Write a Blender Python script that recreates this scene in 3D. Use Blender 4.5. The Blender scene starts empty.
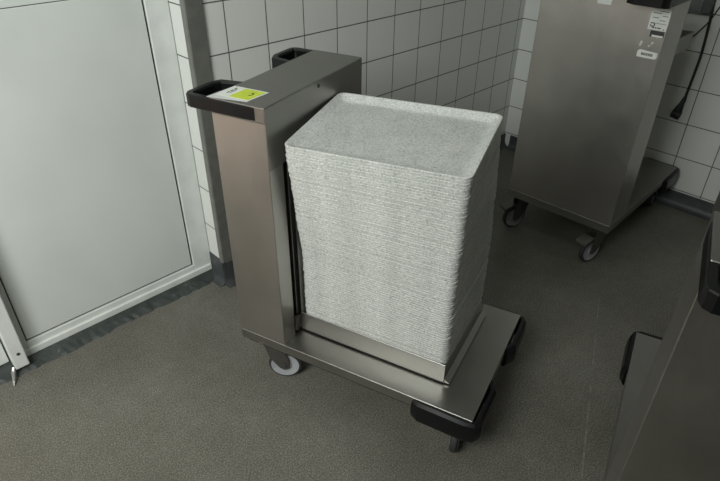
import bpy, bmesh, math, random
from mathutils import Vector, Matrix
random.seed(7)
S = bpy.context.scene
COL = S.collection

# ------------------------------------------------------------------ materials
def nt(name):
    m = bpy.data.materials.new(name); m.use_nodes = True
    n = m.node_tree.nodes; l = m.node_tree.links
    return m, n, l, n['Principled BSDF']

def noise(n, l, scale=(1, 1, 1), sc=5.0, detail=4, rough=.5, coord='Object'):
    tc = n.new('ShaderNodeTexCoord'); mp = n.new('ShaderNodeMapping'); tx = n.new('ShaderNodeTexNoise')
    mp.inputs['Scale'].default_value = scale
    tx.inputs['Scale'].default_value = sc; tx.inputs['Detail'].default_value = detail
    tx.inputs['Roughness'].default_value = rough
    l.new(tc.outputs[coord], mp.inputs[0]); l.new(mp.outputs[0], tx.inputs['Vector'])
    return tx

def ramp(n, l, src, stops):
    r = n.new('ShaderNodeValToRGB'); e = r.color_ramp.elements
    while len(e) < len(stops): e.new(.5)
    for i, (p, c) in enumerate(stops):
        e[i].position = p; e[i].color = (c if len(c) == 4 else (*c, 1))
    l.new(src, r.inputs[0]); return r

def maprange(n, l, src, a, b, lo=0., hi=1.):
    m = n.new('ShaderNodeMapRange')
    m.inputs[1].default_value = lo; m.inputs[2].default_value = hi
    m.inputs[3].default_value = a; m.inputs[4].default_value = b
    l.new(src, m.inputs[0]); return m

def bump(n, l, src, bs, strength=.2, dist=.002):
    b = n.new('ShaderNodeBump'); b.inputs['Strength'].default_value = strength; b.inputs['Distance'].default_value = dist
    l.new(src, b.inputs['Height']); l.new(b.outputs[0], bs.inputs['Normal']); return b

def plain(name, col, rough=.5, metal=0., var=.08, sc=30.):
    m, n, l, b = nt(name)
    tx = noise(n, l, sc=sc)
    d = [max(0, c * (1 - var)) for c in col]; u = [min(1, c * (1 + var)) for c in col]
    r = ramp(n, l, tx.outputs['Fac'], [(.35, d), (.65, u)])
    l.new(r.outputs[0], b.inputs['Base Color'])
    b.inputs['Roughness'].default_value = rough; b.inputs['Metallic'].default_value = metal
    return m

def steel(name, col=(.40, .39, .365), rough=(.24, .36), axis=2):
    m, n, l, b = nt(name)
    s = [220, 220, 220]; s[axis] = 2.5
    fine = noise(n, l, tuple(s), 3.0, 6, .6)
    blot = noise(n, l, (1, 1, 1), 3.5, 4, .6)
    mr = maprange(n, l, fine.outputs['Fac'], rough[0], rough[1], .3, .7)
    add = n.new('ShaderNodeMath'); add.operation = 'MULTIPLY_ADD'
    add.inputs[1].default_value = .16; l.new(blot.outputs['Fac'], add.inputs[0]); l.new(mr.outputs[0], add.inputs[2])
    l.new(add.outputs[0], b.inputs['Roughness'])
    r = ramp(n, l, blot.outputs['Fac'], [(.3, [c * .86 for c in col]), (.7, col)])
    l.new(r.outputs[0], b.inputs['Base Color'])
    b.inputs['Metallic'].default_value = 1.0
    bump(n, l, fine.outputs['Fac'], b, .03, .0003)
    return m

def tiles(name, x0, z0, w, h):
    m, n, l, b = nt(name)
    tc = n.new('ShaderNodeTexCoord'); sp = n.new('ShaderNodeSeparateXYZ'); cb = n.new('ShaderNodeCombineXYZ')
    l.new(tc.outputs['Object'], sp.inputs[0])
    ax = n.new('ShaderNodeMath'); ax.operation = 'SUBTRACT'; ax.inputs[1].default_value = x0
    az = n.new('ShaderNodeMath'); az.operation = 'SUBTRACT'; az.inputs[1].default_value = z0
    l.new(sp.outputs[0], ax.inputs[0]); l.new(sp.outputs[2], az.inputs[0])
    l.new(ax.outputs[0], cb.inputs[0]); l.new(az.outputs[0], cb.inputs[1])
    br = n.new('ShaderNodeTexBrick'); br.offset = 0; br.squash = 1
    br.inputs['Scale'].default_value = 1; br.inputs['Mortar Size'].default_value = .0026
    br.inputs['Mortar Smooth'].default_value = .15
    br.inputs['Brick Width'].default_value = w; br.inputs['Row Height'].default_value = h
    br.inputs['Color1'].default_value = (.60, .615, .59, 1); br.inputs['Color2'].default_value = (.57, .585, .56, 1)
    br.inputs['Mortar'].default_value = (.085, .09, .085, 1); br.inputs['Bias'].default_value = -.2
    l.new(cb.outputs[0], br.inputs['Vector'])
    l.new(br.outputs['Color'], b.inputs['Base Color'])
    mr = maprange(n, l, br.outputs['Fac'], .24, .75); l.new(mr.outputs[0], b.inputs['Roughness'])
    inv = maprange(n, l, br.outputs['Fac'], 1, 0)
    bump(n, l, inv.outputs[0], b, .5, .0015)
    b.inputs['Specular IOR Level'].default_value = .4
    return m

def floor_mat():
    m, n, l, b = nt('resin floor')
    g = noise(n, l, sc=190, detail=4, rough=.75); big = noise(n, l, sc=2.2, detail=6, rough=.62)
    med = noise(n, l, sc=22, detail=5, rough=.65)
    r1 = ramp(n, l, g.outputs['Fac'], [(.34, (.060, .058, .049)), (.50, (.134, .130, .112)), (.66, (.28, .275, .24))])
    r2 = ramp(n, l, big.outputs['Fac'], [(.3, (.72, .71, .68)), (.7, (1.05, 1.05, 1.05))])
    r3 = ramp(n, l, med.outputs['Fac'], [(.3, (.86, .86, .85)), (.65, (1, 1, 1))])
    mx = n.new('ShaderNodeMixRGB'); mx.blend_type = 'MULTIPLY'; mx.inputs[0].default_value = 1
    l.new(r1.outputs[0], mx.inputs[1]); l.new(r2.outputs[0], mx.inputs[2])
    mx2 = n.new('ShaderNodeMixRGB'); mx2.blend_type = 'MULTIPLY'; mx2.inputs[0].default_value = 1
    l.new(mx.outputs[0], mx2.inputs[1]); l.new(r3.outputs[0], mx2.inputs[2])
    l.new(mx2.outputs[0], b.inputs['Base Color'])
    mr = maprange(n, l, big.outputs['Fac'], .42, .62); l.new(mr.outputs[0], b.inputs['Roughness'])
    b.inputs['Specular IOR Level'].default_value = .35
    bump(n, l, g.outputs['Fac'], b, .35, .0015)
    return m

def tray_mat():
    m, n, l, b = nt('speckled tray laminate')
    tc = n.new('ShaderNodeTexCoord'); inf = n.new('ShaderNodeObjectInfo')
    mul = n.new('ShaderNodeVectorMath'); mul.operation = 'SCALE'; mul.inputs[3].default_value = 13.
    cb = n.new('ShaderNodeCombineXYZ')
    for i in range(3): l.new(inf.outputs['Random'], cb.inputs[i])
    l.new(cb.outputs[0], mul.inputs[0])
    ad = n.new('ShaderNodeVectorMath'); ad.operation = 'ADD'
    l.new(tc.outputs['Object'], ad.inputs[0]); l.new(mul.outputs[0], ad.inputs[1])
    tx = n.new('ShaderNodeTexNoise'); tx.inputs['Scale'].default_value = 190; tx.inputs['Detail'].default_value = 3
    tx.inputs['Roughness'].default_value = .62
    l.new(ad.outputs[0], tx.inputs['Vector'])
    r = ramp(n, l, tx.outputs['Fac'], [(.29, (.25, .26, .25)), (.42, (.46, .475, .455)), (.58, (.58, .595, .57)), (.74, (.69, .705, .68))])
    sc = noise(n, l, sc=9, detail=6, rough=.7)
    r2 = ramp(n, l, sc.outputs['Fac'], [(.3, (.84, .85, .84)), (.6, (1, 1, 1))])
    mx = n.new('ShaderNodeMixRGB'); mx.blend_type = 'MULTIPLY'; mx.inputs[0].default_value = 1
    l.new(r.outputs[0], mx.inputs[1]); l.new(r2.outputs[0], mx.inputs[2])
    sep = n.new('ShaderNodeSeparateXYZ'); l.new(tc.outputs['Object'], sep.inputs[0])
    gate = []
    for i, h_ in ((0, .245), (1, .170)):
        ab_ = n.new('ShaderNodeMath'); ab_.operation = 'ABSOLUTE'; l.new(sep.outputs[i], ab_.inputs[0])
        gate.append(maprange(n, l, ab_.outputs[0], 1, 0, h_ - .012, h_ + .004))
    gm = n.new('ShaderNodeMath'); gm.operation = 'MULTIPLY'; l.new(gate[0].outputs[0], gm.inputs[0]); l.new(gate[1].outputs[0], gm.inputs[1])
    mid_tone = n.new('ShaderNodeMixRGB'); mid_tone.blend_type = 'MULTIPLY'; mid_tone.inputs[2].default_value = (.88, .88, .88, 1)  # slightly darker across the flat middle of the tray
    l.new(gm.outputs[0], mid_tone.inputs[0]); l.new(mx.outputs[0], mid_tone.inputs[1])
    l.new(mid_tone.outputs[0], b.inputs['Base Color'])
    b.inputs['Roughness'].default_value = .42; b.inputs['Specular IOR Level'].default_value = .4
    return m

def kerb_mat():
    m, n, l, b = nt('worn grey kerb paint')
    tx = noise(n, l, sc=14, detail=8, rough=.7)
    r = ramp(n, l, tx.outputs['Fac'], [(.45, (.026, .033, .031)), (.60, (.042, .050, .047)), (.72, (.13, .14, .13))])
    l.new(r.outputs[0], b.inputs['Base Color']); b.inputs['Roughness'].default_value = .55
    bump(n, l, tx.outputs['Fac'], b, .5, .004)
    return m

STEEL = steel('brushed stainless steel', (.50, .485, .455))
STEELX = steel('brushed stainless sheet', (.34, .335, .315), axis=0)
DSTEEL = plain('dark zinc plated steel', (.16, .155, .145), .45, .9)
BLACK = plain('black moulded plastic', (.0045, .005, .0055), .34, 0, .2)
BLACK.node_tree.nodes['Principled BSDF'].inputs['Specular IOR Level'].default_value = .28
RUBBER = plain('dark grey tyre rubber', (.028, .029, .030), .6)
WHEEL = plain('light grey wheel plastic', (.31, .32, .34), .5)
CABLE = plain('black cable rubber', (.008, .008, .009), .5)
WHITE = plain('white paper sticker', (.62, .64, .60), .5, 0, .03)
INK = plain('dark printing ink', (.03, .032, .032), .6)
YELLOW = plain('yellow green sticker', (.50, .60, .035), .42, 0, .04)
CLEAR = plain('pale plastic sleeve', (.55, .57, .56), .25, 0, .03)
RESIDUE = plain('dried glue residue', (.50, .49, .44), .7, 0, .15, 80)
DOOR = plain('white painted door panel', (.565, .60, .575), .38, 0, .035, 3)
FRAME = plain('white painted door frame', (.60, .63, .605), .36, 0, .05, 12)
GASKET = plain('black rubber gasket', (.02, .021, .02), .7)
GUARD = plain('dull dark steel guard', (.22, .223, .205), .46, .6, .10, 18)
COVING = plain('dark grey coving', (.040, .045, .047), .5, 0, .2, 20)
PLASTER = plain('pale plaster', (.62, .62, .59), .85, 0, .04)
CEIL = plain('pale ceiling paint', (.62, .62, .60), .9, 0, .03)
WARM = plain('warm reflector panel', (.74, .53, .42), .5, 0, .08, 6)  # colour of the added panel, warm for the steel's reflection
GREYBOX = plain('grey enamel', (.11, .115, .115), .45, 0, .08)
DARKBOX = plain('dark green grey enamel', (.05, .058, .055), .45, 0, .08)
CHROME = plain('plated brass pin', (.5, .5, .48), .3, .9)
TRAY = tray_mat(); FLOOR = floor_mat(); KERB = kerb_mat()

# ------------------------------------------------------------------ mesh helpers
def finish(name, bm, mat, parent=None, smooth=False, angle=35):
    me = bpy.data.meshes.new(name)
    bmesh.ops.recalc_face_normals(bm, faces=bm.faces)
    bm.to_mesh(me); bm.free()
    mats = mat if isinstance(mat, (list, tuple)) else [mat]
    for m in mats: me.materials.append(m)
    if smooth:
        me.polygons.foreach_set('use_smooth', [True] * len(me.polygons))
        me.set_sharp_from_angle(angle=math.radians(angle))
    o = bpy.data.objects.new(name, me); COL.objects.link(o)
    if parent: o.parent = parent
    return o

def box(bm, a, b, bev=0., seg=2):
    x0, y0, z0 = a; x1, y1, z1 = b
    vs = [bm.verts.new(p) for p in ((x0,y0,z0),(x1,y0,z0),(x1,y1,z0),(x0,y1,z0),(x0,y0,z1),(x1,y0,z1),(x1,y1,z1),(x0,y1,z1))]
    fs = [bm.faces.new([vs[i] for i in f]) for f in ((3,2,1,0),(4,5,6,7),(0,1,5,4),(1,2,6,5),(2,3,7,6),(3,0,4,7))]
    if bev:
        es = list({e for f in fs for e in f.edges})
        bmesh.ops.bevel(bm, geom=es, offset=bev, segments=seg, affect='EDGES', profile=.5)
    return vs

def prism(bm, pts, z0, z1, bev=0., axis='z', seg=2):
    """extrude a polygon; axis z: pts (x,y); axis y: pts (x,z) from y=z0..z1; axis x: pts (y,z)"""
    def P(p, h):
        return (p[0], p[1], h) if axis == 'z' else ((p[0], h, p[1]) if axis == 'y' else (h, p[0], p[1]))
    a = [bm.verts.new(P(p, z0)) for p in pts]; b = [bm.verts.new(P(p, z1)) for p in pts]
    fs = [bm.faces.new(a[::-1]), bm.faces.new(b)]
    n = len(pts)
    for i in range(n): fs.append(bm.faces.new((a[i], a[(i+1) % n], b[(i+1) % n], b[i])))
    if bev:
        es = list({e for f in fs for e in f.edges})
        bmesh.ops.bevel(bm, geom=es, offset=bev, segments=seg, affect='EDGES', profile=.5)

def cyl(bm, p0, p1, r, seg=32, r2=None, bev=0.):
    p0 = Vector(p0); p1 = Vector(p1); d = p1 - p0
    rot = d.to_track_quat('Z', 'Y').to_matrix().to_4x4()
    M = Matrix.Translation((p0 + p1) / 2) @ rot
    r_ = bmesh.ops.create_cone(bm, cap_ends=True, segments=seg, radius1=r, radius2=r if r2 is None else r2, depth=d.length, matrix=M)
    if bev:
        es = [e for e in {e for v in r_['verts'] for e in v.link_edges} if any(len(f.verts) > 4 for f in e.link_faces)]
        bmesh.ops.bevel(bm, geom=es, offset=bev, segments=2, affect='EDGES', profile=.5)

def lathe(bm, prof, axis_p, axis_d, seg=40):
    """prof: closed list of (r, h) revolved about the axis"""
    d = Vector(axis_d).normalized(); q = d.to_track_quat('Z', 'Y'); o = Vector(axis_p)
    rings = []
    for k in range(seg):
        t = 2 * math.pi * k / seg
        rings.append([bm.verts.new(o + q @ Vector((r * math.cos(t), r * math.sin(t), h))) for r, h in prof])
    n = len(prof)
    for k in range(seg):
        A, B = rings[k], rings[(k+1) % seg]
        for i in range(n): bm.faces.new((A[i], B[i], B[(i+1) % n], A[(i+1) % n]))

def tube(bm, pts, r, seg=10):
    pts = [Vector(p) for p in pts]; rings = []
    up = Vector((.3, .2, 1)).normalized()
    for i, p in enumerate(pts):
        d = (pts[min(i+1, len(pts)-1)] - pts[max(i-1, 0)]).normalized()
        x = d.cross(up)
        if x.length < 1e-3: x = d.cross(Vector((1, 0, 0)))
        x.normalize(); y = d.cross(x)
        rr = r[i] if isinstance(r, (list, tuple)) else r
        rings.append([bm.verts.new(p + (x * math.cos(2*math.pi*k/seg) + y * math.sin(2*math.pi*k/seg)) * rr) for k in range(seg)])
    for A, B in zip(rings, rings[1:]):
        for k in range(seg): bm.faces.new((A[k], A[(k+1) % seg], B[(k+1) % seg], B[k]))
    bm.faces.new(rings[0][::-1]); bm.faces.new(rings[-1])

def smoothpath(pts, n=8):
    P = [Vector(p) for p in pts]; out = []
    for i in range(len(P) - 1):
        a, b, c, d = P[max(i-1, 0)], P[i], P[i+1], P[min(i+2, len(P)-1)]
        for k in range(n):
            t = k / n
            out.append(.5 * ((2*b) + (c-a)*t + (2*a-5*b+4*c-d)*t*t + (3*b-a-3*c+d)*t**3))
    out.append(P[-1]); return out

def sweep(bm, path, prof):
    """sweep a closed profile (offset outward, z) along an open xy path, mitred; flat caps"""
    n = len(path); rings = []
    for i in range(n):
        p = Vector(path[i])
        d0 = (p - Vector(path[i-1])).normalized() if i else None
        d1 = (Vector(path[i+1]) - p).normalized() if i < n-1 else None
        d0 = d0 or d1; d1 = d1 or d0
        n0 = Vector((d0.y, -d0.x)); n1 = Vector((d1.y, -d1.x)); m = (n0 + n1).normalized()
        k = 1 / max(.3, m.dot(n0))
        rings.append([bm.verts.new((p.x + m.x*o*k, p.y + m.y*o*k, z)) for o, z in prof])
    q = len(prof)
    for A, B in zip(rings, rings[1:]):
        for i in range(q): bm.faces.new((A[i], A[(i+1) % q], B[(i+1) % q], B[i]))
    bm.faces.new(rings[0][::-1]); bm.faces.new(rings[-1])

def empty(name, loc, rz=0.):
    o = bpy.data.objects.new(name, None); COL.objects.link(o)
    o.location = loc; o.rotation_euler = (0, 0, rz); o.empty_display_size = .1
    return o

def tag(o, label, cat, group=None):
    o['label'] = label; o['category'] = cat
    if group: o['group'] = group
    return o

def struct(o):
    o['kind'] = 'structure'; return o

# ------------------------------------------------------------------ camera
F, CX, CY, CZ = 573.07, 1.1429, -1.2229, 1.7024
YAW, PIT, ROL = -.4845, -.5848, .0097
fw = Vector((math.sin(YAW)*math.cos(PIT), math.cos(YAW)*math.cos(PIT), math.sin(PIT)))
rt = Vector((math.cos(YAW), -math.sin(YAW), 0)); up = rt.cross(fw)
r2 = rt*math.cos(ROL) + up*math.sin(ROL); u2 = -rt*math.sin(ROL) + up*math.cos(ROL)
cd = bpy.data.cameras.new('camera'); cam = bpy.data.objects.new('camera', cd); COL.objects.link(cam)
cd.sensor_width = 36; cd.sensor_fit = 'HORIZONTAL'; cd.lens = F*36/720; cd.clip_start = .02
M = Matrix((r2, u2, -fw)).transposed().to_4x4(); M.translation = (CX, CY, CZ)
cam.matrix_world = M; S.camera = cam

# ------------------------------------------------------------------ the room
TH = -1.875
av = Vector((math.cos(TH), math.sin(TH), 0)); bv = Vector((-math.sin(TH), math.cos(TH), 0))
PC = Vector((.2623, 2.6594, 0))
TW, THt, Z0 = .1941, .1933, .0996
H = 2.75
RZ = TH                      # wall frame: local x runs along the left wall toward the viewer, local y into the room
COVE = .09
RET = 2.35; DD = -.115         # outer corner of the wall, depth of the door recess
FARW = 3.9                   # room depth along the left wall
WID = 3.6                    # room width

def wall_frame(o):
    o.location = PC; o.rotation_euler = (0, 0, RZ); return o

bm = bmesh.new(); box(bm, (-.2, -.4, -.08), (5.6, WID+.2, 0)); struct(wall_frame(finish('floor', bm, FLOOR)))
bm = bmesh.new(); box(bm, (-.2, -.4, H), (5.6, WID+.2, H+.08)); struct(wall_frame(finish('ceiling', bm, CEIL)))
# left wall: tiled up to the outer corner
bm = bmesh.new(); box(bm, (0, -.30, 0), (RET, 0, H))
TL = tiles('white wall tiles', 2.1924 - 12*TW, Z0 - 2*THt, TW, THt)
struct(wall_frame(finish('wall_left', bm, TL)))
# the door's wall, behind the recess
bm = bmesh.new(); box(bm, (RET, -.30, 0), (5.4, DD-.05, H)); struct(wall_frame(finish('wall_recess', bm, PLASTER)))
# return face of the recess has its own tiles: a thin tile skin
bm = bmesh.new(); box(bm, (DD, 0, .128), (0, .004, H))
o = struct(finish('wall_return', bm, tiles('white return tiles', -.5*TW-.02, Z0 - 2*THt, TW*1.0, THt)))
o.location = PC + av*RET; o.rotation_euler = (0, 0, RZ - math.pi/2)
# local x of that object runs along +b: check orientation -> rotate so x = b, y = a
o.rotation_euler = (0, 0, RZ + math.pi/2)
for vtx in o.data.vertices: vtx.co.y = -vtx.co.y
# back wall
bm = bmesh.new(); box(bm, (0, 0, 0), (WID, .2, H))
TB = tiles('white back wall tiles', 1.1302 - 12*TW, Z0 - 2*THt, TW, THt)
o = struct(finish('wall_back', bm, TB)); o.location = PC; o.rotation_euler = (0, 0, math.atan2(bv.y, bv.x))
# right and rear walls, out of frame
bm = bmesh.new(); box(bm, (-.1, WID, 0), (5.4, WID+.15, H)); struct(wall_frame(finish('wall_right', bm, PLASTER)))
bm = bmesh.new(); box(bm, (5.4, -.30, 0), (5.55, WID, H)); struct(wall_frame(finish('wall_rear', bm, PLASTER)))

# coving strips
def coveprof(h): return [(0, 0), (.045, 0), (.030, .004), (.016, .016), (.009, .035), (.008, h-.004), (.004, h), (0, h)]
bm = bmesh.new(); prism(bm, [(p, z) for p, z in coveprof(COVE)], 0, RET-.13, axis='x'); struct(wall_frame(finish('baseboard_left', bm, COVING, smooth=True)))
bm = bmesh.new(); prism(bm, [(-p, z) for p, z in coveprof(COVE)], .05, WID, axis='x')
o = struct(finish('baseboard_back', bm, COVING, smooth=True)); o.location = PC; o.rotation_euler = (0, 0, math.atan2(bv.y, bv.x))
bm = bmesh.new()
prism(bm, [(RET + p, z) for p, z in coveprof(.13)], DD-.04, .010, axis='y')
prism(bm, [(p, z) for p, z in coveprof(.125)], RET-.13, RET+.0155, axis='x'); struct(wall_frame(finish('baseboard_return', bm, COVING, smooth=True)))

# steel guard on the outer corner
bm = bmesh.new(); box(bm, (RET-.066, -.002, .12), (RET+.008, .009, H), .002)
box(bm, (RET+.0045, -.022, .12), (RET+.010, .006, H), .001)
struct(wall_frame(finish('trim_1', bm, GUARD)))

# kerb below the door
bm = bmesh.new()
rows = []
for k in range(150):
    e = random.uniform(-.006, .006) + .006*math.sin(k*.21)
    prof = [(DD-.06, -.01), (DD+.064+e, -.003), (DD+.048+e*.7, .006+random.uniform(-.002, .003)), (DD+.026, .016+random.uniform(-.002, .002)), (DD+.012, .034), (DD-.06, .040)]
    rows.append([bm.verts.new((RET+.004 + .019*k, y_, z_)) for y_, z_ in prof])
for A_, B_ in zip(rows, rows[1:]):
    for q_ in range(6): bm.faces.new((A_[q_], A_[(q_+1) % 6], B_[(q_+1) % 6], B_[q_]))
bm.faces.new(rows[0]); bm.faces.new(rows[-1][::-1])
struct(wall_frame(finish('trim_2', bm, KERB)))

# the white door in its recess
door = struct(wall_frame(empty('door_1', PC, RZ)))
X0, X1 = 2.455, 3.197; ZB = .102
bm = bmesh.new()     # frame: right jamb and bottom rail, left jamb
box(bm, (RET+.004, DD-.055, .036), (X0-.007, DD, 2.3), .003)
box(bm, (X0-.007, DD-.055, .036), (X1+.05, DD, ZB-.008), .003)
box(bm, (RET+.01, DD-.02, .034), (X1+.05, DD+.010, .066), .004)
box(bm, (X1+.004, DD-.055, .036), (X1+.030, DD+.002, 2.3), .003)
box(bm, (RET+.004, DD-.055, 2.2), (X1+.03, DD, 2.3), .003)
finish('frame', bm, FRAME, door)
bm = bmesh.new(); box(bm, (X0-.009, DD-.045, ZB-.010), (X1+.006, DD-.012, 2.2)); finish('gasket', bm, GASKET, door)
bm = bmesh.new(); box(bm, (X0+.001, DD-.04, ZB+.001), (X1-.001, DD-.003, 1.309), .002); finish('lower_panel', bm, DOOR, door)
bm = bmesh.new(); box(bm, (X0+.001, DD-.04, 1.3115), (X1-.001, DD-.003, 2.195), .002); finish('upper_panel', bm, DOOR, door)
# next leaf, left of the frame edge
door2 = struct(wall_frame(empty('door_2', PC, RZ)))
bm = bmesh.new(); box(bm, (3.224, DD-.05, .028), (3.275, DD+.050, 2.25), .004)
finish('stile', bm, FRAME, door2)
bm = bmesh.new(); cyl(bm, (3.248, DD+.048, .098), (3.248, DD+.052, .098), .0065, 16); finish('screw', bm, DSTEEL, door2)
bm = bmesh.new()
tube(bm, [(3.279, DD+.040, .040), (3.286, DD+.050, .026), (3.300, DD+.082, .010), (3.306, DD+.095, .001)], [.008, .0085, .006, .003], 8)
finish('floor_bolt', bm, CHROME, door2)
bm = bmesh.new(); box(bm, (3.280, DD-.05, .040), (3.7, DD-.004, 2.25), .003); finish('leaf', bm, FRAME, door2)
bm = bmesh.new(); box(bm, (3.75, DD-.05, .0885), (4.9, DD+.01, 2.1), .004); struct(wall_frame(finish('warm_reflector', bm, WARM)))  # unseen panel, added so the column's narrow face reflects a warm tone

# faint worn seam in the floor
bm = bmesh.new(); prism(bm, [(1.160, 1.15), (1.164, 1.15), (1.276, .05), (1.270, .05)], -.001, .0006)
SEAM = plain('worn floor seam', (.155, .15, .13), .6, 0, .3, 30)
struct(finish('trim_3', bm, SEAM))

# ------------------------------------------------------------------ trays
TA, TB_ = .555, .404
def tray_mesh():
    bm = bmesh.new()
    prof = [(.060, .0), (.036, .0), (.012, .0132), (.0045, .0137), (.0003, .0144), (0, .0152), (0, .0214), (.0010, .0225), (.0055, .0227),
            (.0085, .0214), (.027, .0068), (.036, .0044), (.060, .0040)]
    R0 = .026; sg = 6
    rings = []
    for ins, z in prof:
        hx, hy = TA/2 - ins, TB_/2 - ins; r = max(R0 - ins*.5, .006)
        ring = []
        for cxs, cys, a0 in ((1, 1, 0), (-1, 1, 90), (-1, -1, 180), (1, -1, 270)):
            for k in range(sg+1):
                t = math.radians(a0 + 90*k/sg)
                ring.append(bm.verts.new((cxs*(hx-r) + r*math.cos(t), cys*(hy-r) + r*math.sin(t), z)))
        rings.append(ring)
    n = len(rings[0])
    for A, B in zip(rings, rings[1:]):
        for i in range(n): bm.faces.new((A[i], A[(i+1) % n], B[(i+1) % n], B[i]))
    bm.faces.new(rings[0][::-1]); bm.faces.new(rings[-1])
    return bm

NT = 85; PITCH = .00917; ZT0 = .2465
t0 = finish('serving_tray', tray_mesh(), TRAY, smooth=True, angle=28)
G = 'speckled trays stacked on the trolley'
jx = jy = jr = 0.
for k in range(NT):
    o = t0 if k == 0 else t0.copy()
    if k: COL.objects.link(o)
    z = ZT0 + k*PITCH
    t = max(0., (z - .55) / (1.01 - .55))
    if k % 9 == 0: jx, jy, jr = random.uniform(-.0014, .0014), random.uniform(-.0014, .0014), random.uniform(-.003, .003)
    x = .4885 + .003*t + jx + random.uniform(-.001, .001)
    y = .3075 - .064*t + jy + random.uniform(-.001, .001)
    if k == NT-1: x, y = .491, .244
    o.location = (x, y, z)
    o.rotation_euler = (.078*t, -.012*t, .085*t + (jr if k < NT-1 else 0) + random.uniform(-.0015, .0015))
    o['category'] = 'tray'; o['group'] = G
    o['label'] = 'pale grey speckled serving tray inside the tall stack on the trolley'
    if k == NT-1: o['label'] = 'top pale grey speckled tray of the stack, its whole upper face showing'
    if k == 0: o['label'] = 'bottom pale grey speckled tray of the stack, down behind the steel lip'

# ------------------------------------------------------------------ trolleys
L, W, ZP, D = .9055, .577, .2326, .196
def castor(root, x, y, ang, brake, label=None):
    """ang: direction in which the wheel trails"""
    r = .066; tr = .042
    c, s = math.cos(ang), math.sin(ang)
    def T(u, v, z): return Vector((x + u*c - v*s, y + u*s + v*c, z))
    bm = bmesh.new()
    MT = Matrix.Translation((x, y, 0)) @ Matrix.Rotation(ang, 4, 'Z')
    top = ZP - .032
    box(bm, (-.045, -.04, top-.004), (.045, .04, top), .001)
    cyl(bm, (0, 0, top-.018), (0, 0, top-.004), .030, 24)
    for sgn in (-1, 1):
        y0, y1 = sorted((sgn*.0205, sgn*.0235))
        prism(bm, [(-.032, top-.016), (.036, top-.016), (tr+.018, .092), (tr+.017, .060), (tr, .050), (tr-.019, .060), (-.012, .110)], y0, y1, axis='y')
    box(bm, (-.026, -.0235, top-.020), (.028, .0235, top-.014))
    cyl(bm, (tr, -.027, r), (tr, .027, r), .009, 16)
    bm.transform(MT)
    f = finish('castor', bm, DSTEEL, root)
    bm = bmesh.new()
    lathe(bm, [(.008, -.0155), (.022, -.0155), (.026, -.0125), (.047, -.0125), (.050, -.0145), (.0545, -.0145), (.0545, .0145), (.050, .0145), (.047, .0125), (.026, .0125), (.022, .0155), (.008, .0155)],
          (tr, 0, r), (0, 1, 0)); bm.transform(MT)
    finish('wheel', bm, WHEEL, f, True)
    bm = bmesh.new()
    lathe(bm, [(.0546, -.0140), (.060, -.0130), (r-.001, -.008), (r, 0), (r-.001, .008), (.060, .0130), (.0546, .0140)], (tr, 0, r), (0, 1, 0)); bm.transform(MT)
    finish('tyre', bm, RUBBER, f, True)
    if brake:
        bm = bmesh.new()
        prism(bm, [(.012, .152), (.072, .162), (.120, .140), (.124, .126), (.116, .128), (.068, .150), (.012, .140)], -.031, .031, .002, axis='y')
        bm.transform(MT); finish('brake_pedal', bm, DSTEEL, f)
    return f

def mirror_y(bm):
    for v in bm.verts: v.co.y = W - v.co.y
    bmesh.ops.reverse_faces(bm, faces=bm.faces)

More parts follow.
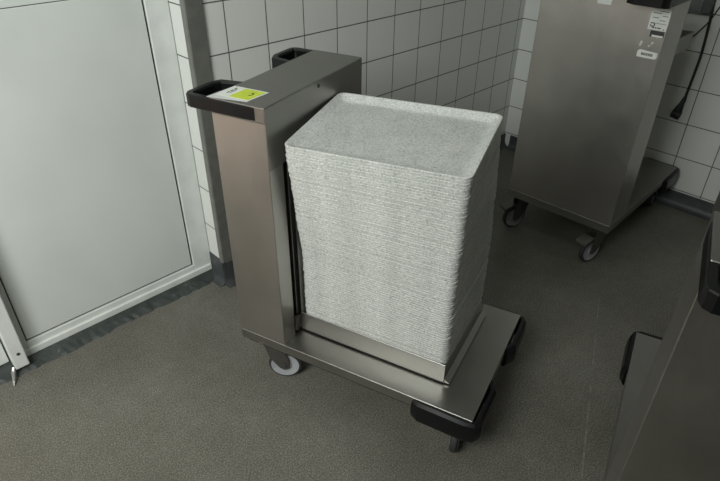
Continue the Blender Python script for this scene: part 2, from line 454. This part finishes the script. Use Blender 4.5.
def make_trolley(zc, lift, castors, length=.9055, width=.577, plate=.2326):
    global L, W, ZP
    L, W, ZP = length, width, plate
    root = empty('tray_trolley', (0, 0, 0))
    # base plate: folded sheet tray with skirts
    bm = bmesh.new()
    box(bm, (0, 0, ZP-.003), (L, W, ZP), 0)
    box(bm, (0, 0, ZP-.040), (L, .0025, ZP-.001)); box(bm, (0, W-.0025, ZP-.040), (L, W, ZP-.001))
    box(bm, (0, .001, ZP-.040), (.0025, W-.001, ZP-.001)); box(bm, (L-.0025, .001, ZP-.040), (L, W-.001, ZP-.001))
    box(bm, (.002, .002, ZP-.034), (L-.002, W-.002, ZP-.030))
    box(bm, (0.0, -.0012, ZP-.0022), (L, .001, ZP+.0006), .0006, 1)
    box(bm, (-.0012, 0, ZP-.0022), (.001, W, ZP+.0006), .0006, 1)
    finish('base_plate', bm, STEELX, root)
    bm = bmesh.new()   # dark bumper rail under the skirt
    box(bm, (.03, .004, ZP-.047), (L-.03, W-.004, ZP-.0385)); finish('buffer_strip', bm, BLACK, root)
    # column
    bm = bmesh.new()
    zt = zc - .048
    q = D - .002
    prism(bm, [(0, 0), (q, 0), (q, .07), (q-.010, .07), (q-.010, .012), (.012, .012), (.012, W-.012), (q-.010, W-.012), (q-.010, W-.07), (q, W-.07), (q, W), (0, W)], ZP, zt, 0)
    es = [e for e in bm.edges if abs(e.verts[0].co.z - e.verts[1].co.z) > .1 and all(v.co.x in (0, q) or abs(v.co.x - q) < 1e-5 for v in e.verts) and all(v.co.y < .001 or v.co.y > W-.001 for v in e.verts)]
    bmesh.ops.bevel(bm, geom=es, offset=.003, segments=3, affect='EDGES', profile=.5)
    finish('column', bm, STEEL, root)
    bm = bmesh.new(); box(bm, (D-.022, .094, ZP), (D-.004, W-.094, ZP+.70), .001); box(bm, (D-.022, .0705, ZP+.7005), (D-.0025, W-.0705, zt), .0005); finish('front_cover', bm, STEEL, root)
    bm = bmesh.new(); box(bm, (.02, .02, ZP+.001), (D-.03, W-.02, zt)); finish('lift_shaft', bm, BLACK, root)
    bm = bmesh.new()   # cap
    box(bm, (-.001, -.001, zt), (D-.001, W+.001, zc), .0025)
    box(bm, (D-.0022, .0, ZP+.7005), (D-.0004, W, zc-.003))
    f = finish('cap', bm, STEELX, root)
    bm = bmesh.new(); cyl(bm, (D-.003, .285, zc-.018), (D+.001, .285, zc-.018), .0065, 16)
    finish('screw', bm, INK, f)
    # handles: rounded loops round the back corners of the cap
    for k in (0, 1):
        bm = bmesh.new()
        z1 = zc - .003; z0 = zc - .042
        path = [(.160, .001), (.125, -.002), (-.072, -.003), (-.088, .003), (-.096, .016), (-.096, .118), (-.080, .150), (.0, .165)]
        prof = [(-.003, z0), (.013, z0), (.0185, z0+.006), (.0185, z1-.006), (.015, z1), (-.001, z1), (-.003, z1-.003)]
        sweep(bm, path, prof)
        prism(bm, [(.0, .0), (-.070, .0), (-.092, .02), (-.092, .116), (-.078, .147), (.0, .16)], z0+.001, z0+.010)
        if k: mirror_y(bm)
        finish('handle', bm, BLACK, root, True, 20)
    # corner bumpers
    for k in (0, 1):
        bm = bmesh.new()
        path = [(L-.203, .002), (L-.180, -.010), (L-.020, -.012), (L+.010, -.004), (L+.022, .014), (L+.024, .165), (L+.003, .205)]
        z1 = ZP - .005; z0 = ZP - .092
        prof = [(.004, z0+.004), (-.004, z0), (-.022, z0), (-.014, z0+.03), (-.012, z1), (-.002, z1), (.006, z1-.010), (.009, z1-.03), (.009, z0+.022)]
        sweep(bm, path, prof)
        box(bm, (L-.19, .003, z0+.02), (L-.003, .03, ZP-.041), .002); box(bm, (L-.03, .003, z0+.02), (L-.003, .18, ZP-.041), .002)
        if k: mirror_y(bm)
        finish('corner_bumper', bm, BLACK, root, True, 22)
    # lifting platform with upturned lips
    y0, y1, x0, x1 = .1015, W-.064, .206, .769
    zb = lift; zl = lift + .079
    bm = bmesh.new()
    box(bm, (x0, y0, zb), (x1, y1, zb+.003))
    box(bm, (x0, y0, zb), (x1, y0+.0022, zl), .0008, 1)
    box(bm, (x0, y1-.0022, zb), (x1, y1, zl), .0008, 1)
    box(bm, (x1-.0022, y0, zb), (x1, y1, zl), .0008, 1)
    prism(bm, [(x1, zb), (x1+.018, zb-.001), (x1+.019, zb+.001), (x1, zb+.012)], y0+.004, y1-.004, axis='y')
    box(bm, (x0, y0, zl-.004), (x1, y0+.006, zl), .001, 1)
    f = finish('platform', bm, STEELX, root)
    bm = bmesh.new(); zq = min(zb+.67, zc-.09); zm = min(zb+.36, zq-.02); prism(bm, [(y0+.002, zb), (y1-.002, zb), (y1-.002, zm), (y0+.17, zm+.015), (y0+.15, zq), (y0+.002, zq)], x0-.003, x0, .0005, axis='x', seg=1)
    finish('back_plate', bm, STEEL, f)
    for a0, a1, b0, b1 in ((.074, .090, .074, y0+.012), (W-.090, W-.074, y1-.012, W-.074)):
        bm = bmesh.new()
        box(bm, (D-.014, a0, zb+.01), (x0-.0065, a1, zb+.07)); box(bm, (x0-.0066, b0, zb+.01), (x0-.0032, b1, zb+.07))
        finish('carriage_arm', bm, DSTEEL, f)
    for c in castors: castor(root, *c)
    return root

def quad_on_top(name, pts, z, h, mat, parent):
    bm = bmesh.new(); prism(bm, pts, z, z+h); return finish(name, bm, mat, parent)

# 1: the loaded trolley
ZC = 1.1283
tr1 = make_trolley(ZC, .2395, [(.106, .044, .45, 0), (.098, W-.062, .0, 0), (.838, .108, -1.40, 0), (.838, W-.075, 2.6, 0)])
tag(tr1, 'stainless steel tray trolley carrying the tall stack of speckled trays', 'trolley')
# sticker on its cap
lb = quad_on_top('sticker', [(-.008, -.003), (.122, .020), (.132, .113), (.004, .114)], ZC+.0002, .0009, CLEAR, tr1)
lb['label'] = 'white and lime green sticker on the cap'
quad_on_top('sticker_paper', [(.004, .022), (.120, .026), (.128, .110), (.006, .110)], ZC+.0011, .0003, WHITE, lb)
quad_on_top('sticker_colour_field', [(.048, .028), (.117, .029), (.125, .106), (.052, .106)], ZC+.0014, .0003, YELLOW, lb)
bm = bmesh.new()
for k in range(3):
    yk = .050 + .018*k
    prism(bm, [(.022, yk), (.027, yk), (.027, yk+.013), (.022, yk+.013)], ZC+.0014, ZC+.0017)
prism(bm, [(.031, .055), (.034, .055), (.034, .088), (.031, .088)], ZC+.0014, ZC+.0017)
finish('sticker_text', bm, INK, lb)
bm = bmesh.new()
prism(bm, [(.092, .062), (.098, .060), (.104, .068), (.103, .078), (.098, .080), (.100, .070)], ZC+.0017, ZC+.0020)
prism(bm, [(.088, .080), (.092, .078), (.101, .083), (.098, .087)], ZC+.0017, ZC+.0020)
finish('sticker_mark', bm, INK, lb)

# 2: the empty trolley by the back wall, seen from behind
A2 = math.radians(74.04)
X2 = Vector((math.cos(A2), math.sin(A2), 0)); N2 = Vector((X2.y, -X2.x, 0))
R2 = Vector((1.1141, 1.3972, 0))
ZC2 = 1.293; W2 = .556
tr2 = make_trolley(ZC2, .93, [(.075, .062, math.pi-.30, 1), (.088, W2-.052, math.pi-.5, 1), (.80, .060, .2, 0), (.80, W2-.06, .4, 0)], .905, W2, .25)
# local y must run along +N (to the right): flip by mirroring the order: rotate about z so that local -y = N
tr2.location = R2; tr2.rotation_euler = (0, 0, A2)
tag(tr2, 'empty stainless trolley seen from behind, stickers on it, by the back wall', 'trolley')
def Q(n_, z): return ((.577 - n_)*.985, z + .058)
def sticker2(name, pts, d0, d1, mat, parent, bev=0):
    # pts in (n, z): n measured from the left edge of the back face
    pts = [Q(*p) for p in pts]
    bm = bmesh.new(); prism(bm, pts, -d1, -d0, axis='x'); return finish(name, bm, mat, parent)
def rc(a, b, c, d): return [(a, c), (b, c), (b, d), (a, d)]
s1 = sticker2('instruction_sticker', rc(.500, .574, 1.095, 1.185), 0, .0006, WHITE, tr2)
s1['label'] = 'white printed sticker under the handle'
bm = bmesh.new()
def ink(a, b, c, d, y=.0006): prism(bm, [Q(*p) for p in rc(a, b, c, d)], -y-.0004, -y, axis='x')
for r_, (a, b) in enumerate(((.508, .524), (.530, .566), (.508, .540), (.546, .568), (.510, .534), (.540, .560))):
    zz = 1.176 - .0085*r_; ink(a, b, zz-.0022, zz)
ink(.507, .568, 1.1195, 1.121)
for a, b in ((.517, .526), (.528, .534), (.536, .552)): ink(a, b, 1.1015, 1.1055)
ink(.560, .566, 1.0985, 1.1015)
# ring mark
for k in range(20):
    t0_, t1_ = math.radians(150 - k*16), math.radians(150 - (k+1)*16)
    cxm, czm = .516, 1.114; ra, rb = .0105, .0062
    prism(bm, [Q(cxm+rr*math.cos(tt), czm+rr*.8*math.sin(tt)) for rr, tt in ((ra, t0_), (ra, t1_), (rb, t1_), (rb, t0_))], -.0010, -.0006, axis='x')
finish('sticker_print', bm, INK, s1)
s2 = sticker2('type_plate', rc(.516, .571, 1.068, 1.0925), 0, .0008, INK, tr2); s2['label'] = 'small dark type plate with a pale stripe'
sticker2('plate_stripe', rc(.524, .568, 1.069, 1.0765), .0008, .0011, WHITE, s2)
s3 = sticker2('number_sticker', [(.486, .984), (.560, .984), (.567, .990), (.567, 1.010), (.494, 1.014), (.486, 1.006)], 0, .0006, WHITE, tr2)
s3['label'] = 'white number sticker with clipped corners'
bm = bmesh.new()
for k in range(5):
    a = .503 + .0095*k
    ink(a, a+.0028, .993, 1.003); ink(a+.0045, a+.0075, .993, 1.003)
    ink(a, a+.0075, 1.001, 1.003)
finish('sticker_print', bm, INK, s3)
g1 = sticker2('glue_residue', [(.484, 1.028), (.493, 1.026), (.497, 1.046), (.488, 1.048)], 0, .0004, RESIDUE, tr2)
sticker2('glue_residue', [(.528, 1.040), (.536, 1.040), (.540, 1.048), (.532, 1.050)], 0, .0004, RESIDUE, tr2)
sticker2('glue_residue', [(.520, 1.027), (.527, 1.027), (.530, 1.034), (.523, 1.035)], 0, .0004, RESIDUE, tr2)
s4 = sticker2('small_badge', rc(.272, .332, 1.160, 1.185), 0, .0005, CLEAR, tr2)

# 3: the trolley at the lower right, close to the viewer
tr3 = make_trolley(ZC, .86, [(.06, .052, math.pi, 1), (.06, W-.052, math.pi, 1), (.80, .060, .2, 0), (.80, W-.06, .4, 0)])
tr3.location = (1.304 + W, -.222, 0); tr3.rotation_euler = (0, 0, math.pi/2 - .0133)
tag(tr3, 'dark stainless trolley cut off by the lower right corner of the photo', 'trolley')

# ------------------------------------------------------------------ wall items top right
ab = math.atan2(bv.y, bv.x)
def bwall(s, d, z): return PC + bv*s + av*d + Vector((0, 0, z))
bx = tag(empty('power_box', bwall(.985, 0, 0), ab), 'grey power box high on the back wall above the hanging plug', 'power box')
bm = bmesh.new(); box(bm, (-.06, -.03, 1.062), (.09, 0, 1.072), .002); finish('mounting_plate', bm, GREYBOX, bx)
bm = bmesh.new(); box(bm, (.048, -.055, 1.072), (.088, -.001, 1.40), .003); finish('housing', bm, DARKBOX, bx)
bm = bmesh.new(); box(bm, (-.033, -.035, 1.072), (.042, -.001, 1.40), .003); finish('cover', bm, GREYBOX, bx)
# hanging plug cable
def cable(name, pts, r):
    bm = bmesh.new(); tube(bm, smoothpath(pts, 10), r, 10); return finish(name, bm, CABLE, None, True, 60)
pc = tag(empty('power_cable', bwall(1.0, .03, 1.1)), 'black power cable hanging down the back wall with a plug on its end', 'cable')
def loc(p): return tuple(Vector(p) - pc.location)

def wire(name, pts, r, parent):
    bm = bmesh.new(); tube(bm, smoothpath([loc(p) for p in pts], 10), r, 10); return finish(name, bm, CABLE, parent, True, 60)
wire('wire', [bwall(1.060, .045, 1.40), bwall(1.062, .030, 1.22), bwall(1.068, .022, 1.13), bwall(1.077, .016, 1.04), bwall(1.084, .012, .93), bwall(1.087, .012, .84), bwall(1.083, .012, .73), bwall(1.079, .013, .635)], .0068, pc)
bm = bmesh.new()
tube(bm, [loc(bwall(1.080, .013, .640)), loc(bwall(1.076, .014, .615)), loc(bwall(1.072, .016, .592)), loc(bwall(1.068, .024, .566)), loc(bwall(1.064, .026, .550))], [.0078, .012, .0145, .022, .018], 14)
cyl(bm, loc(bwall(1.086, .026, .534)), loc(bwall(1.042, .026, .540)), .0255, 24, bev=.003)
f = finish('plug', bm, CABLE, pc, True, 50)
bm = bmesh.new()
for dz in (-.0095, .0095): cyl(bm, loc(bwall(1.045, .026, .5395 + dz)), loc(bwall(1.020, .026, .5425 + dz)), .0024, 10)
finish('pin', bm, CHROME, f)
c2 = tag(empty('thin_cable', bwall(1.04, .02, 1.1)), 'thinner black cable running slantwise across the tiles behind the far trolley', 'cable')
bm = bmesh.new(); o2 = Vector(c2.location)
tube(bm, smoothpath([tuple(Vector(p) - o2) for p in (bwall(1.17, .004, 1.28), bwall(1.13, .004, 1.185), bwall(1.098, .004, 1.104), bwall(1.067, .004, 1.022), bwall(1.007, .004, .930), bwall(.965, .004, .881), bwall(.86, .004, .78), bwall(.72, .004, .70))], 8), .0032, 8)
finish('wire', bm, CABLE, c2, True, 60)

# ------------------------------------------------------------------ light
def area(name, loc, target, sx, sy, power, col):
    d = bpy.data.lights.new(name, 'AREA'); d.shape = 'RECTANGLE'; d.size = sx; d.size_y = sy; d.energy = power; d.color = col
    o = bpy.data.objects.new(name, d); COL.objects.link(o); o.location = loc
    o.rotation_euler = (Vector(target) - Vector(loc)).to_track_quat('-Z', 'Y').to_euler(); return o
k = area('window_light', (.20, -2.15, 2.35), (-.26, .45, .7), 1.4, 1.1, 41, (.955, 1, .965)); k.data.spread = math.radians(125)
area('ceiling_light', (.6, .2, 2.7), (.6, .2, 0), 1.2, .3, 5, (.98, 1, .94))
area('warm_fill_light', (-.30, -1.85, .95), (-.98, -1.25, .30), .4, .4, 12, (1, .93, .88))  # added warm lamp out of frame, brightens the panel the column reflects
w = bpy.data.worlds.new('world'); S.world = w; w.use_nodes = True
w.node_tree.nodes['Background'].inputs[0].default_value = (.5, .52, .5, 1); w.node_tree.nodes['Background'].inputs[1].default_value = .4
S.view_settings.view_transform = 'Standard'; S.view_settings.look = 'None'; S.view_settings.gamma = 1; S.view_settings.exposure = 0
S.view_settings.use_curve_mapping = False
